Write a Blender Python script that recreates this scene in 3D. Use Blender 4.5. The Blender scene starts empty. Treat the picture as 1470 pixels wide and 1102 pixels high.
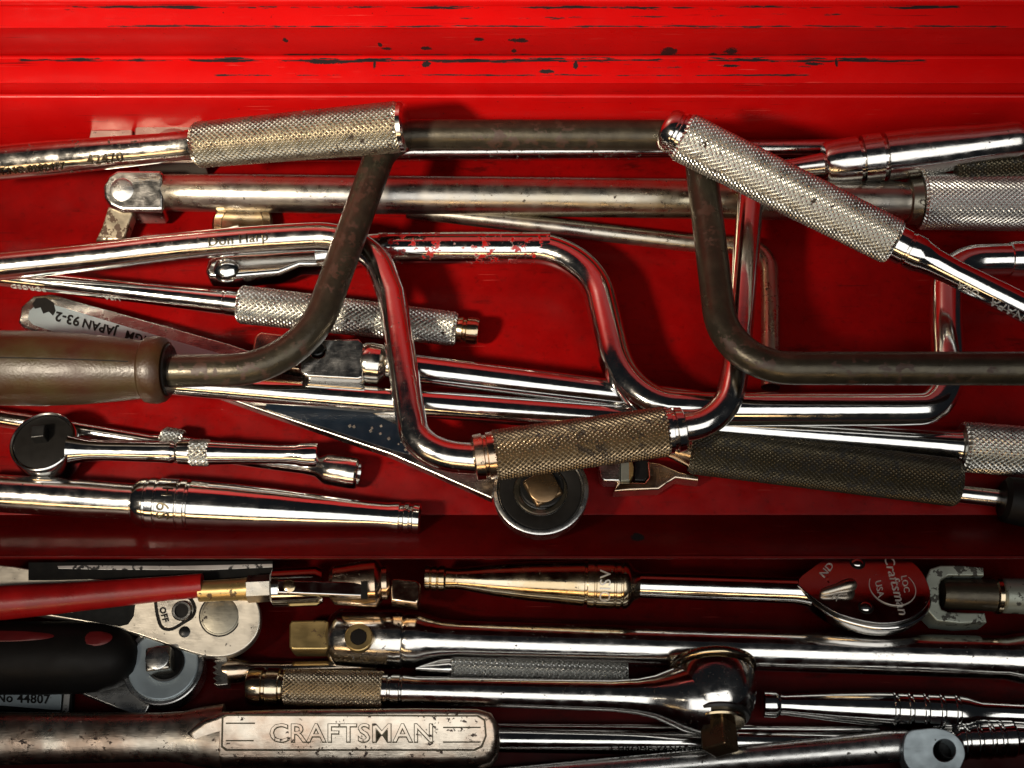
import bpy, bmesh, math, random
from mathutils import Vector, Matrix
random.seed(7)
R = math.radians
scene = bpy.context.scene
COL = scene.collection

# ------------------------------------------------------------------ units, camera
S = 0.0003                      # one working unit = one photo pixel at the drawer floor = 0.3 mm
F = 1900.0                      # focal length in photo pixels (photo 1470 x 1102)
TILT = R(25.0)
DIST = 1900.0
TARGET = Vector((0, 0, 40))
CAMP = TARGET + DIST * Vector((0, -math.sin(TILT), math.cos(TILT)))
FWD = (TARGET - CAMP).normalized()
RIGHT = Vector((1, 0, 0))
UP = RIGHT.cross(FWD).normalized()

cam = bpy.data.cameras.new('camera')
cam.sensor_fit = 'HORIZONTAL'
cam.sensor_width = 36.0
cam.lens = 36.0 * F / 1470.0
cam.clip_start = 0.01
cam.clip_end = 100.0
camo = bpy.data.objects.new('camera', cam)
COL.objects.link(camo)
camo.matrix_world = Matrix.Translation(CAMP * S) @ Matrix((RIGHT, UP, -FWD)).transposed().to_4x4()
scene.camera = camo

# ------------------------------------------------------------------ light
world = bpy.data.worlds.new('World')
scene.world = world
world.use_nodes = True
bg = world.node_tree.nodes['Background']
bg.inputs[0].default_value = (0.75, 0.85, 1.0, 1)
bg.inputs[1].default_value = 0.012

def area(name, loc, aim, sx, sy, power, col):
    l = bpy.data.lights.new(name, 'AREA')
    l.shape = 'RECTANGLE'; l.size = sx; l.size_y = sy
    l.energy = power; l.color = col
    o = bpy.data.objects.new(name, l); COL.objects.link(o)
    o.location = loc
    d = (Vector(aim) - Vector(loc)).normalized()
    o.rotation_euler = d.to_track_quat('-Z', 'Y').to_euler()
    return o
# wide pale opening in front and to the right, lower warm light in front and to the left
area('window_light', (0.12, -0.74, 1.05), (0, 0, 0), 1.55, 0.86, 8.4, (1.0, 0.975, 0.93))
sp = bpy.data.lights.new('work_lamp', 'SPOT')
sp.energy = 60; sp.color = (1.0, 0.86, 0.68); sp.spot_size = R(33); sp.spot_blend = 1.0; sp.shadow_soft_size = 0.05
so = bpy.data.objects.new('work_lamp', sp); COL.objects.link(so)
so.location = (-0.50, -0.38, 0.72)
so.rotation_euler = (Vector((-0.05, 0.16, 0.0)) - Vector(so.location)).to_track_quat('-Z', 'Y').to_euler()
area('low_warm_light', (-0.35, -1.25, 0.50), (0, 0, 0), 1.5, 0.18, 4.2, (1.0, 0.64, 0.30))

scene.view_settings.view_transform = 'Standard'
scene.view_settings.look = 'None'
scene.view_settings.exposure = 0.0
scene.view_settings.gamma = 1.0
scene.render.engine = 'CYCLES'
scene.cycles.max_bounces = 8
scene.cycles.glossy_bounces = 6
scene.cycles.caustics_reflective = False
scene.cycles.caustics_refractive = False

# ------------------------------------------------------------------ projection helpers
def ray(px, py):
    return FWD + RIGHT * ((px - 735.0) / F) + UP * ((551.0 - py) / F)
def P(px, py, z):
    d = ray(px, py)
    s = (z - CAMP.z) / d.z
    return CAMP + d * s
def PY(px, py, Y):
    d = ray(px, py)
    return CAMP + d * ((Y - CAMP.y) / d.y)
def wpp(p):                      # working units per photo pixel at point p
    return (p - CAMP).dot(FWD) / F

# ------------------------------------------------------------------ materials
class N:
    def __init__(s, name):
        s.m = bpy.data.materials.new(name); s.m.use_nodes = True
        s.t = s.m.node_tree; s.b = s.t.nodes['Principled BSDF']
        tc = s.t.nodes.new('ShaderNodeTexCoord'); s.obj = tc.outputs['Object']
    def link(s, a, b): s.t.links.new(a, b)
    def noise(s, scale, detail=4, rough=0.55, stretch=None, off=(0, 0, 0)):
        mp = s.t.nodes.new('ShaderNodeMapping'); s.link(s.obj, mp.inputs[0])
        mp.inputs['Scale'].default_value = stretch or (1, 1, 1)
        mp.inputs['Location'].default_value = off
        n = s.t.nodes.new('ShaderNodeTexNoise'); s.link(mp.outputs[0], n.inputs['Vector'])
        n.inputs['Scale'].default_value = scale; n.inputs['Detail'].default_value = detail
        n.inputs['Roughness'].default_value = rough
        return n.outputs['Fac']
    def rng(s, v, a, b, c=0.0, d=1.0):
        n = s.t.nodes.new('ShaderNodeMapRange'); s.link(v, n.inputs[0])
        for i, x in zip((1, 2, 3, 4), (a, b, c, d)): n.inputs[i].default_value = x
        return n.outputs[0]
    def math(s, op, a, b=0.0):
        n = s.t.nodes.new('ShaderNodeMath'); n.operation = op
        for i, x in enumerate((a, b)):
            if isinstance(x, (int, float)): n.inputs[i].default_value = x
            else: s.link(x, n.inputs[i])
        return n.outputs[0]
    def mix(s, fac, a, b):
        n = s.t.nodes.new('ShaderNodeMix'); n.data_type = 'RGBA'
        for i, x in ((0, fac), (6, a), (7, b)):
            if isinstance(x, tuple): n.inputs[i].default_value = (*x, 1)
            elif isinstance(x, (int, float)): n.inputs[i].default_value = x
            else: s.link(x, n.inputs[i])
        return n.outputs[2]
    def put(s, inp, v):
        if isinstance(v, tuple): s.b.inputs[inp].default_value = (*v, 1)
        elif isinstance(v, (int, float)): s.b.inputs[inp].default_value = v
        else: s.link(v, s.b.inputs[inp])
    def bump(s, h, strength, dist):
        n = s.t.nodes.new('ShaderNodeBump'); n.inputs['Strength'].default_value = strength
        n.inputs['Distance'].default_value = dist
        s.link(h, n.inputs['Height']); s.link(n.outputs[0], s.b.inputs['Normal'])

def metal(name, col, rough, spot=0.0, spotcol=(0.03, 0.02, 0.012), sscale=420, col2=None, c2scale=90, bump=0.15, rvar=0.08, metallic=1.0):
    """worn metal: two-tone blotches, fine scratches, pits of dirt or rust"""
    n = N(name)
    base = col
    if col2:
        base = n.mix(n.rng(n.noise(c2scale, 5, 0.6), 0.40, 0.62), col, col2)
    scr = n.noise(1500, 3, 0.6, (0.12, 1, 1))
    rg = n.rng(n.noise(160, 4), 0.3, 0.7, max(0.02, rough - rvar), rough + rvar)
    rg = n.math('ADD', rg, n.rng(scr, 0.55, 0.8, 0.0, 0.10))
    met = metallic
    if spot > 0:
        th = 0.70 - 0.24 * spot
        m = n.rng(n.noise(sscale, 6, 0.65), th, th + 0.05)
        m2 = n.rng(n.noise(sscale * 0.22, 3, 0.5, off=(3, 1, 2)), 0.42, 0.58)
        m = n.rng(n.math('MULTIPLY', m, m2), 0.35, 0.55)
        base = n.mix(m, base, spotcol)
        rg = n.math('ADD', rg, n.math('MULTIPLY', m, 0.22))
        met = n.math('MULTIPLY', n.math('SUBTRACT', 1.0, m), metallic)
    n.put('Base Color', base); n.put('Roughness', rg); n.put('Metallic', met)
    hgt = n.math('ADD', n.math('MULTIPLY', scr, 0.5), n.noise(420, 4))
    hgt = n.math('ADD', hgt, n.math('MULTIPLY', n.noise(58, 2), 7.0))
    if name.endswith('knurl'):             # dirt settled in the cut grooves
        ge = n.t.nodes.new('ShaderNodeNewGeometry')
        base = n.mix(n.rng(ge.outputs['Pointiness'], 0.40, 0.50), tuple(c * 0.12 for c in col), base)
        n.put('Base Color', base)
    n.bump(hgt, bump, 0.00012)
    return n.m

def plain(name, col, rough, col2=None, scale=120, bump=0.2, spec=0.5, bscale=900):
    n = N(name)
    n.put('Base Color', n.mix(n.rng(n.noise(scale, 6, 0.6), 0.35, 0.65), col, col2 or tuple(c * 0.7 for c in col)))
    n.put('Roughness', n.rng(n.noise(scale * 1.7, 4), 0.3, 0.7, rough - 0.08, rough + 0.1))
    n.b.inputs['Specular IOR Level'].default_value = spec
    n.bump(n.noise(bscale, 5), bump, 0.0002)
    return n.m

def red_paint(name, chips=None, streaks=None, painted_shade=0.0):
    """red enamel; chips = ellipses (x, z-or-y, rx, ry, axis) where bare dark steel shows, streaks = worn edge lines,
    grime = how far grimy blotches darken the red in place of drawer shade"""
    n = N(name)
    base = n.mix(n.rng(n.noise(26, 5, 0.6), 0.3, 0.7), (0.50, 0.0030, 0.0028), (0.42, 0.0020, 0.0024))
    if painted_shade > 0:
        g = n.rng(n.noise(17, 9, 0.72, off=(5, 2, 1)), 0.28, 0.72, max(0.0, 1.25 * painted_shade - 0.45), min(1.0, 0.35 + 0.65 * painted_shade))
        base = n.mix(g, base, (0.030, 0.0009, 0.0010))  # grimy dark blotches put the drawers' shade into the paint colour
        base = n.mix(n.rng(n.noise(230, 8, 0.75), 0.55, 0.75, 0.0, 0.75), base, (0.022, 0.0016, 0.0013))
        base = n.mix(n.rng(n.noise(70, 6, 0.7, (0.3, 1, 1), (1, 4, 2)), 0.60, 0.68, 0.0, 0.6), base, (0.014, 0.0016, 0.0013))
    speck = n.rng(n.noise(620, 4, 0.6), 0.70, 0.73)
    base = n.mix(speck, base, (0.025, 0.004, 0.003))
    scratch = n.rng(n.noise(1300, 2, 0.5, (0.03, 1, 1)), 0.68, 0.72)
    scratch = n.math('MULTIPLY', scratch, n.rng(n.noise(31, 3, off=(4, 4, 4)), 0.50, 0.62))
    base = n.mix(n.math('MULTIPLY', scratch, 0.40 - 0.22 * min(painted_shade, 1)), base, (0.55, 0.10, 0.08))
    dscr = n.rng(n.noise(1100, 3, 0.55, (0.022, 1, 1), (2, 7, 3)), 0.655, 0.69)
    dscr = n.math('MULTIPLY', dscr, n.rng(n.noise(22, 2), 0.45, 0.6))
    base = n.mix(n.math('MULTIPLY', dscr, 0.8), base, (0.03, 0.004, 0.004))
    sep = n.t.nodes.new('ShaderNodeSeparateXYZ'); n.link(n.obj, sep.inputs[0])
    X, Y, Z = sep.outputs
    mask = None
    wob = n.math('ADD', n.rng(n.noise(300, 6, 0.75), 0.25, 0.75, -1.0, 1.0), n.rng(n.noise(1500, 3, 0.6), 0.3, 0.7, -0.35, 0.35))
    for (cx, cv, rx, ry, ax) in (chips or []):
        V = Z if ax == 'z' else Y
        a = n.math('DIVIDE', n.math('SUBTRACT', X, cx * S), rx * S)
        b = n.math('DIVIDE', n.math('SUBTRACT', V, cv * S), ry * S)
        d = n.math('ADD', n.math('MULTIPLY', a, a), n.math('MULTIPLY', b, b))
        d = n.math('ADD', d, wob)
        c = n.rng(d, 1.05, 0.75)
        mask = c if mask is None else n.math('MAXIMUM', mask, c)
    for (cv, w, x0, x1, ax, dens) in (streaks or []):
        V = Z if ax == 'z' else Y
        nz = n.noise(420, 5, 0.7, (0.10, 1, 1), (0, cv * 0.01, cv * 0.02))
        b = n.math('DIVIDE', n.math('ABSOLUTE', n.math('SUBTRACT', V, cv * S)), w * S)
        d = n.math('SUBTRACT', n.rng(nz, 0.3, 0.7), n.math('MULTIPLY', b, 0.45))
        c = n.rng(d, 1.0 - dens, 1.05 - dens)
        fx = n.math('MULTIPLY', n.rng(X, (x0 - 60) * S, (x0 + 60) * S), n.rng(X, (x1 + 60) * S, (x1 - 60) * S))
        c = n.math('MULTIPLY', c, n.rng(n.math('MULTIPLY', fx, n.rng(nz, 0.2, 0.5)), 0.25, 0.3))
        mask = c if mask is None else n.math('MAXIMUM', mask, c)
    rg = n.rng(n.noise(60, 7, 0.65), 0.3, 0.7, 0.24, 0.50)
    if mask is not None:
        base = n.mix(mask, base, (0.010, 0.009, 0.010))
        rg = n.math('ADD', rg, n.math('MULTIPLY', mask, 0.3))
    n.put('Base Color', base); n.put('Roughness', rg)
    n.b.inputs['Specular IOR Level'].default_value = 0.30 - 0.22 * painted_shade
    h = n.noise(380, 4)
    if mask is not None: h = n.math('SUBTRACT', h, n.math('MULTIPLY', mask, 2.0))
    n.bump(h, 0.2, 0.00015)
    return n.m

M = {}
M['chrome'] = metal('chrome', (0.62, 0.605, 0.58), 0.16, 0.35, sscale=600, bump=0.2)
M['chrome_clean'] = metal('chrome_clean', (0.63, 0.625, 0.61), 0.115, 0.15, sscale=800, rvar=0.05, bump=0.14)
M['chrome_pitted'] = metal('chrome_pitted', (0.60, 0.58, 0.54), 0.16, 0.5, sscale=520, bump=0.3)
M['chrome_flaked'] = metal('chrome_flaked', (0.60, 0.59, 0.57), 0.11, 0.75, spotcol=(0.26, 0.002, 0.002), sscale=300)
M['satin'] = metal('satin_steel', (0.40, 0.385, 0.36), 0.30, 0.4, col2=(0.43, 0.375, 0.27), c2scale=14, bump=0.3)
M['satin_white'] = metal('satin_white', (0.58, 0.58, 0.565), 0.27, 0.4, bump=0.3)
M['blade'] = metal('blade_steel', (0.36, 0.35, 0.335), 0.24, 0.45, bump=0.3)
M['gold'] = metal('aged_nickel', (0.50, 0.39, 0.24), 0.17, 0.35, col2=(0.56, 0.49, 0.37), c2scale=60)
M['copper'] = metal('copper_tinged_chrome', (0.56, 0.42, 0.30), 0.20, 0.3, col2=(0.58, 0.49, 0.39), c2scale=50)
M['dark_pivot'] = metal('tarnished_pivot', (0.22, 0.205, 0.165), 0.36, 0.6, sscale=330, bump=0.3)
M['brass'] = metal('yellow_zinc', (0.50, 0.36, 0.15), 0.34, 0.6, spotcol=(0.09, 0.05, 0.015), sscale=300, metallic=0.85)
M['bronze'] = metal('dark_bronze', (0.20, 0.13, 0.07), 0.3, 0.3, metallic=0.9)
M['rusty'] = metal('rust_spotted_steel', (0.46, 0.40, 0.29), 0.38, 0.9, spotcol=(0.055, 0.026, 0.010), sscale=260, metallic=0.8, bump=0.4)
M['dark_steel'] = metal('dark_steel', (0.042, 0.036, 0.026), 0.33, 0.75, spotcol=(0.030, 0.012, 0.006), sscale=200, col2=(0.058, 0.050, 0.034), c2scale=120, bump=0.6, metallic=0.7)
M['black_steel'] = metal('black_steel', (0.02, 0.02, 0.02), 0.32, 0.0, bump=0.2, metallic=0.6)
M['green_steel'] = metal('green_grey_steel', (0.25, 0.275, 0.235), 0.42, 0.75, spotcol=(0.02, 0.02, 0.015), sscale=240, metallic=0.6, bump=0.4)
M['mirror_dark'] = metal('polished_plate', (0.58, 0.56, 0.56), 0.14, 0.15, bump=0.12)
M['plate'] = metal('cream_plate', (0.52, 0.48, 0.41), 0.33, 0.35, metallic=0.9, bump=0.2)
M['plate_grey'] = metal('grey_plate', (0.36, 0.425, 0.455), 0.45, 0.2, metallic=0.6)
M['forged'] = metal('forged_steel', (0.56, 0.50, 0.415), 0.30, 0.55, sscale=430, bump=0.6, col2=(0.44, 0.33, 0.25), c2scale=55, spotcol=(0.05, 0.022, 0.01))
M['knurl_bright'] = metal('bright_knurl', (0.52, 0.52, 0.485), 0.30, 0.4, sscale=260, bump=0.05)
M['knurl_satin'] = metal('satin_knurl', (0.50, 0.505, 0.49), 0.32, 0.25, sscale=260, bump=0.05)
M['knurl_straw'] = metal('straw_knurl', (0.42, 0.395, 0.32), 0.30, 0.5, sscale=230, bump=0.05)
M['knurl_dirty'] = metal('dirty_knurl', (0.24, 0.195, 0.135), 0.36, 0.8, spotcol=(0.03, 0.02, 0.012), sscale=420, bump=0.05)
M['knurl_dark'] = metal('dark_knurl', (0.070, 0.062, 0.043), 0.36, 0.9, spotcol=(0.010, 0.009, 0.006), sscale=420, bump=0.05, metallic=0.85)
M['knurl_gold'] = metal('golden_knurl', (0.50, 0.415, 0.30), 0.28, 0.3, sscale=260, bump=0.05)
M['grip_brown'] = plain('dirty_painted_grip', (0.036, 0.026, 0.009), 0.38, (0.030, 0.010, 0.004), 55, 0.6, 0.45)
M['red_plastic'] = plain('red_plastic', (0.30, 0.006, 0.006), 0.33, (0.15, 0.004, 0.004), 45, 0.3, 0.4)
M['black_plastic'] = plain('black_plastic', (0.0045, 0.0042, 0.004), 0.5, (0.006, 0.005, 0.0045), 60, 0.25, 0.12)
M['red_inlay'] = plain('red_inlay', (0.10, 0.004, 0.005), 0.5, None, 60, 0.1)
M['ink'] = plain('dark_ink', (0.008, 0.007, 0.006), 0.6, None, 200, 0.0, 0.2)
M['blue_black'] = metal('blue_black_panel', (0.010, 0.018, 0.028), 0.32, 0.55, spotcol=(0.25, 0.24, 0.21), sscale=150, metallic=0.4)
M['blue_ink'] = plain('blue_black_enamel', (0.003, 0.007, 0.013), 0.4, (0.005, 0.010, 0.018), 150, 0.15, 0.2)
M['black_paint'] = plain('worn_black_paint', (0.005, 0.0055, 0.0055), 0.7, (0.009, 0.009, 0.008), 200, 0.3, 0.15)
M['letter'] = metal('stamped_letters', (0.62, 0.60, 0.55), 0.42, 0.0, bump=0.05, metallic=0.5)
M['letter_dark'] = metal('dirt_filled_letters', (0.07, 0.06, 0.04), 0.4, 0.0, bump=0.05)
M['worn_white'] = metal('worn_edge', (0.56, 0.55, 0.53), 0.42, 0.8, spotcol=(0.015, 0.015, 0.015), sscale=350, metallic=0.6)

# ------------------------------------------------------------------ mesh builders
def finish(name, bm, mat, parent=None, origin=Vector((0, 0, 0)), flat=False, sharp=32, recalc=True, weighted=False):
    if recalc: bmesh.ops.recalc_face_normals(bm, faces=bm.faces)
    for v in bm.verts: v.co = (v.co - origin) * S
    me = bpy.data.meshes.new(name)
    bm.to_mesh(me); bm.free()
    me.materials.append(mat)
    if not flat:
        for p in me.polygons: p.use_smooth = True
        if weighted:                       # big flat faces keep flat shading, bevels blend into them
            by = {}
            for p in me.polygons:
                for vi in p.vertices: by.setdefault(vi, []).append(p)
            nrm = []
            for p in me.polygons:
                for vi in p.vertices:
                    acc = Vector()
                    for q in by[vi]:
                        if q.normal.dot(p.normal) > 0.5: acc += q.normal * q.area
                    nrm.append(acc.normalized() if acc.length > 0 else p.normal.copy())
            me.normals_split_custom_set(nrm)
        else:
            me.set_sharp_from_angle(angle=R(sharp))
    o = bpy.data.objects.new(name, me); COL.objects.link(o)
    if parent: o.parent = parent
    return o

def catmull(pts, k=6, closed=True):
    n = len(pts); out = []
    rngi = range(n) if closed else range(n - 1)
    for i in rngi:
        if closed: p0, p1, p2, p3 = pts[i - 1], pts[i], pts[(i + 1) % n], pts[(i + 2) % n]
        else: p0, p1, p2, p3 = pts[max(i - 1, 0)], pts[i], pts[i + 1], pts[min(i + 2, n - 1)]
        for j in range(k):
            t = j / k
            out.append(tuple(0.5 * (2 * b + (c - a) * t + (2 * a - 5 * b + 4 * c - d) * t * t + (3 * b - a - 3 * c + d) * t ** 3)
                             for a, b, c, d in zip(p0, p1, p2, p3)))
    if not closed: out.append(tuple(pts[-1]))
    return out

class Tool:
    """one thing: an Empty at its base with its parts as children"""
    def __init__(s, name, label, cat, base, group=None):
        s.o = bpy.data.objects.new(name, None); COL.objects.link(s.o)
        s.o.empty_display_size = 0.01
        s.org = P(*base); s.o.location = s.org * S
        s.o['label'] = label; s.o['category'] = cat
        if group: s.o['group'] = group
    def add(s, name, bm, mat, parent=None, **k):
        return finish(name, bm, M[mat] if isinstance(mat, str) else mat, parent or s.o, s.org, **k)
    # -------- straight round part along an axis given by two photo points; profile in photo x / photo radius
    def axis(s, A, B):
        a, b = P(*A), P(*B)
        d = (b - a).normalized()
        xa, xb = A[0], B[0]
        def at(x):
            # exact: point on the 3-D axis whose image column is x
            lo, hi = -1.0, 2.0
            g = lambda t: 735 + F * (a + (b - a) * t - CAMP).dot(RIGHT) / (a + (b - a) * t - CAMP).dot(FWD)
            t = (x - xa) / (xb - xa)
            for _ in range(6):
                e = 1e-3
                f0 = g(t) - x
                t -= f0 / ((g(t + e) - g(t)) / e)
            return a + (b - a) * t
        view = (CAMP - (a + b) / 2).normalized()
        nrm = (view - d * view.dot(d)).normalized()
        if xb < xa: d_img = -d
        else: d_img = d
        side = nrm.cross(d_img).normalized()
        return at, d_img, nrm, side
    def rod(s, name, A, B, prof, mat, n=40, parent=None, sharp=32, rot=0.0, squash=1.0):
        at, d, nrm, side = s.axis(A, B)
        bm = bmesh.new(); rings = []
        for (x, r) in prof:
            c = at(x); rr = r * wpp(c)
            ring = []
            for k in range(n):
                t = 2 * math.pi * (k + rot) / n
                ring.append(bm.verts.new(c + side * (math.sin(t) * rr) + nrm * (math.cos(t) * rr * squash)))
            rings.append(ring)
        for q, w in zip(rings, rings[1:]):
            for k in range(n):
                bm.faces.new((q[k], q[(k + 1) % n], w[(k + 1) % n], w[k]))
        bm.faces.new(rings[0]); bm.faces.new(rings[-1])
        return s.add(name, bm, mat, parent, sharp=sharp)
    def knurl(s, name, A, B, x0, x1, r, mat, pitch=7.0, depth=2.2, r1=None, parent=None, cham=4.0):
        at, d, nrm, side = s.axis(A, B)
        r1 = r if r1 is None else r1
        w = wpp(at((x0 + x1) / 2))
        a, b = at(x0), at(x1)
        L = (b - a).length
        ncol = 4 * max(8, round(2 * math.pi * r / pitch))
        nrow = 4 * max(2, round(L / (pitch * 1.15 * w)))
        tri = lambda v: 1 - abs(2 * (v % 1.0) - 1)
        rnd = {}
        bm = bmesh.new(); rings = []
        for i in range(nrow + 1):
            f = i / nrow
            c = a + (b - a) * f
            rr = (r + (r1 - r) * f) * w
            edge = min(i, nrow - i) * L / nrow / w
            inset = max(0.0, cham - edge) * 0.7 * w
            ring = []
            for j in range(ncol):
                u, v = (i + j) / 4, (i - j) / 4
                key = (math.floor(u), math.floor(v))
                g = rnd.setdefault(key, random.uniform(0.82, 1.0))
                h = -depth * w * (1 - g * min(1.0, 1.45 * min(tri(u), tri(v))))
                t = 2 * math.pi * j / ncol
                q = rr + h - inset
                ring.append(bm.verts.new(c + side * (math.sin(t) * q) + nrm * (math.cos(t) * q)))
            rings.append(ring)
        for i in range(nrow):
            for j in range(ncol):
                v00, v01, v10, v11 = rings[i][j], rings[i][(j + 1) % ncol], rings[i + 1][j], rings[i + 1][(j + 1) % ncol]
                if (i - j) % 4 == 0:
                    bm.faces.new((v00, v01, v11)); bm.faces.new((v00, v11, v10))
                else:
                    bm.faces.new((v00, v01, v10)); bm.faces.new((v01, v11, v10))
        bm.faces.new(rings[0]); bm.faces.new(rings[-1])
        return s.add(name, bm, mat, parent, flat=True)
    # -------- bent round bar through photo points (x, y, z, fillet)
    def tube(s, name, pts, r, mat, n=28, parent=None, r_end=None):
        W = [P(p[0], p[1], p[2]) for p in pts]
        fil = [p[3] if len(p) > 3 else 0 for p in pts]
        path = [W[0]]
        for i in range(1, len(W) - 1):
            if fil[i] <= 0: path.append(W[i]); continue
            f = fil[i] * wpp(W[i])
            p0 = W[i] + (W[i - 1] - W[i]).normalized() * min(f, (W[i - 1] - W[i]).length * 0.6)
            p2 = W[i] + (W[i + 1] - W[i]).normalized() * min(f, (W[i + 1] - W[i]).length * 0.6)
            k = 0.58
            c1 = p0 + (W[i] - p0) * k; c2 = p2 + (W[i] - p2) * k
            for j in range(15):
                t = j / 14; u = 1 - t
                path.append(p0 * u ** 3 + c1 * 3 * u * u * t + c2 * 3 * u * t * t + p2 * t ** 3)
        path.append(W[-1])
        q = [path[0]]
        for p in path[1:]:
            if (p - q[-1]).length > 0.5: q.append(p)
        path = q
        m = len(path)
        tang = [(path[min(i + 1, m - 1)] - path[max(i - 1, 0)]).normalized() for i in range(m)]
        nr = Vector((0, 0, 1)); nr = (nr - tang[0] * nr.dot(tang[0])).normalized()
        bm = bmesh.new(); rings = []
        w0 = wpp(path[0])
        for i in range(m):
            nr = (nr - tang[i] * nr.dot(tang[i])).normalized()
            bn = tang[i].cross(nr)
            rr = (r + ((r_end if r_end is not None else r) - r) * i / (m - 1)) * w0
            rings.append([bm.verts.new(path[i] + nr * (math.cos(2 * math.pi * k / n) * rr) + bn * (math.sin(2 * math.pi * k / n) * rr)) for k in range(n)])
        for a, b in zip(rings, rings[1:]):
            for k in range(n): bm.faces.new((a[k], a[(k + 1) % n], b[(k + 1) % n], b[k]))
        bm.faces.new(rings[0]); bm.faces.new(rings[-1])
        return s.add(name, bm, mat, parent, sharp=50)
    # -------- flat forged part: outline in photo points at height z, thickness h
    def prism(s, name, outline, z, h, mat, bevel=1.5, parent=None, smooth=0, holes=(), seg=2, taper=0.0, shrink=0.0):
        zf = z if callable(z) else (lambda x, y: z)
        loops = [catmull(outline, smooth) if smooth else outline]
        for (hx, hy, hr) in holes:
            loops.append([(hx + hr * math.cos(2 * math.pi * k / 28), hy + hr * math.sin(2 * math.pi * k / 28)) for k in range(28)])
        bm = bmesh.new(); es = []
        for lp in loops:
            vs = [bm.verts.new(P(x, y, zf(x, y))) for x, y in lp]
            for i in range(len(vs)): es.append(bm.edges.new((vs[i], vs[(i + 1) % len(vs)])))
        if len(loops) == 1: bm.faces.new(list(bm.verts))
        else: bmesh.ops.triangle_fill(bm, use_beauty=True, use_dissolve=False, edges=es)
        top = list(bm.faces)
        rim = [e for e in bm.edges if len(e.link_faces) == 1]
        ret = bmesh.ops.extrude_face_region(bm, geom=top)
        newv = [g for g in ret['geom'] if isinstance(g, bmesh.types.BMVert)]
        ctr = sum((v.co for v in newv), Vector()) / len(newv)
        for v in newv:
            v.co.z -= h
            if shrink: v.co.x += (ctr.x - v.co.x) * shrink; v.co.y += (ctr.y - v.co.y) * shrink
        bmesh.ops.recalc_face_normals(bm, faces=bm.faces)
        if bevel > 0:
            edges = [e for e in bm.edges if len(e.link_faces) == 2 and e.calc_face_angle(0) > R(50)
                     and abs(e.link_faces[0].normal.z - e.link_faces[1].normal.z) > 0.4]
            bmesh.ops.bevel(bm, geom=edges, offset=bevel, segments=seg, affect='EDGES', clamp_overlap=True, profile=0.5)
        return s.add(name, bm, mat, parent, weighted=True)
    # -------- turned part about any axis
    def lathe(s, name, c, ax, prof, mat, n=48, parent=None, rot=0.0, sharp=32, gear=0.0, ring=False):
        ax = Vector(ax).normalized()
        h = Vector((1, 0, 0)); h = (h - ax * h.dot(ax)).normalized(); g = ax.cross(h)
        w = wpp(c)
        bm = bmesh.new(); rings = []
        for (z, r) in prof:
            rings.append([])
            for k in range(n):
                t = 2 * math.pi * (k + rot) / n
                q = r * (1 - (gear if k % 2 else 0.0)) * w
                rings[-1].append(bm.verts.new(c + ax * (z * w) + h * (math.cos(t) * q) + g * (math.sin(t) * q)))
        for a, b in zip(rings, rings[1:]):
            for k in range(n): bm.faces.new((a[k], a[(k + 1) % n], b[(k + 1) % n], b[k]))
        if ring:
            for k in range(n): bm.faces.new((rings[-1][k], rings[-1][(k + 1) % n], rings[0][(k + 1) % n], rings[0][k]))
        else:
            bm.faces.new(rings[0]); bm.faces.new(rings[-1])
        return s.add(name, bm, mat, parent, sharp=sharp)
    def block(s, name, c, ax, hx, prof, mat, parent=None, bevel=1.5):
        """square bar along ax; prof = (start, end, half side); hx = side direction"""
        ax = Vector(ax).normalized(); h = Vector(hx); h = (h - ax * h.dot(ax)).normalized(); g = ax.cross(h)
        w = wpp(c); z0, z1, q = prof
        bm = bmesh.new(); vs = []
        for z in (z0, z1):
            for (i, j) in ((-1, -1), (1, -1), (1, 1), (-1, 1)):
                vs.append(bm.verts.new(c + ax * (z * w) + h * (i * q * w) + g * (j * q * w)))
        for f in ((0, 1, 2, 3), (4, 5, 6, 7), (0, 1, 5, 4), (1, 2, 6, 5), (2, 3, 7, 6), (3, 0, 4, 7)): bm.faces.new([vs[i] for i in f])
        bmesh.ops.recalc_face_normals(bm, faces=bm.faces)
        bmesh.ops.bevel(bm, geom=bm.edges[:], offset=bevel * w, segments=2, affect='EDGES', profile=0.5)
        return s.add(name, bm, mat, parent, weighted=True)
    # -------- stamped or printed lettering
    def glyphs(s, text, size, ext, shear=0.0, bold=0.0):
        cu = bpy.data.curves.new('lettering', 'FONT')
        cu.body = text; cu.size = size; cu.extrude = ext; cu.shear = shear; cu.offset = bold
        cu.align_x = 'CENTER'; cu.align_y = 'CENTER'; cu.resolution_u = 3; cu.space_character = 1.05
        o = bpy.data.objects.new('lettering', cu); COL.objects.link(o)
        dg = bpy.context.evaluated_depsgraph_get(); dg.update()
        me = bpy.data.meshes.new_from_object(o.evaluated_get(dg))
        bpy.data.objects.remove(o); bpy.data.curves.remove(cu)
        bm = bmesh.new(); bm.from_mesh(me); bpy.data.meshes.remove(me)
        return bm
    def text_rod(s, text, A, B, x, r, theta, size, mat, rot=0.0, ext=0.6, bold=0.0, lift=0.3, name='lettering'):
        """lettering wrapped on a round part; theta = angle from the near side, positive away from the viewer; rot turns the line"""
        at, d, nrm, side = s.axis(A, B)
        c = at(x); w = wpp(c); rr = r * w
        bm = s.glyphs(text, size * w, ext * w, 0, bold * w)
        cr, sr = math.cos(rot), math.sin(rot)
        for v in bm.verts:
            u, q = v.co.x * cr - v.co.y * sr, v.co.x * sr + v.co.y * cr
            t = theta + q / rr
            R_ = rr + v.co.z + lift * w
            v.co = c + d * u + side * (math.sin(t) * R_) + nrm * (math.cos(t) * R_)
        return s.add(name, bm, mat, flat=True, recalc=False)
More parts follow.
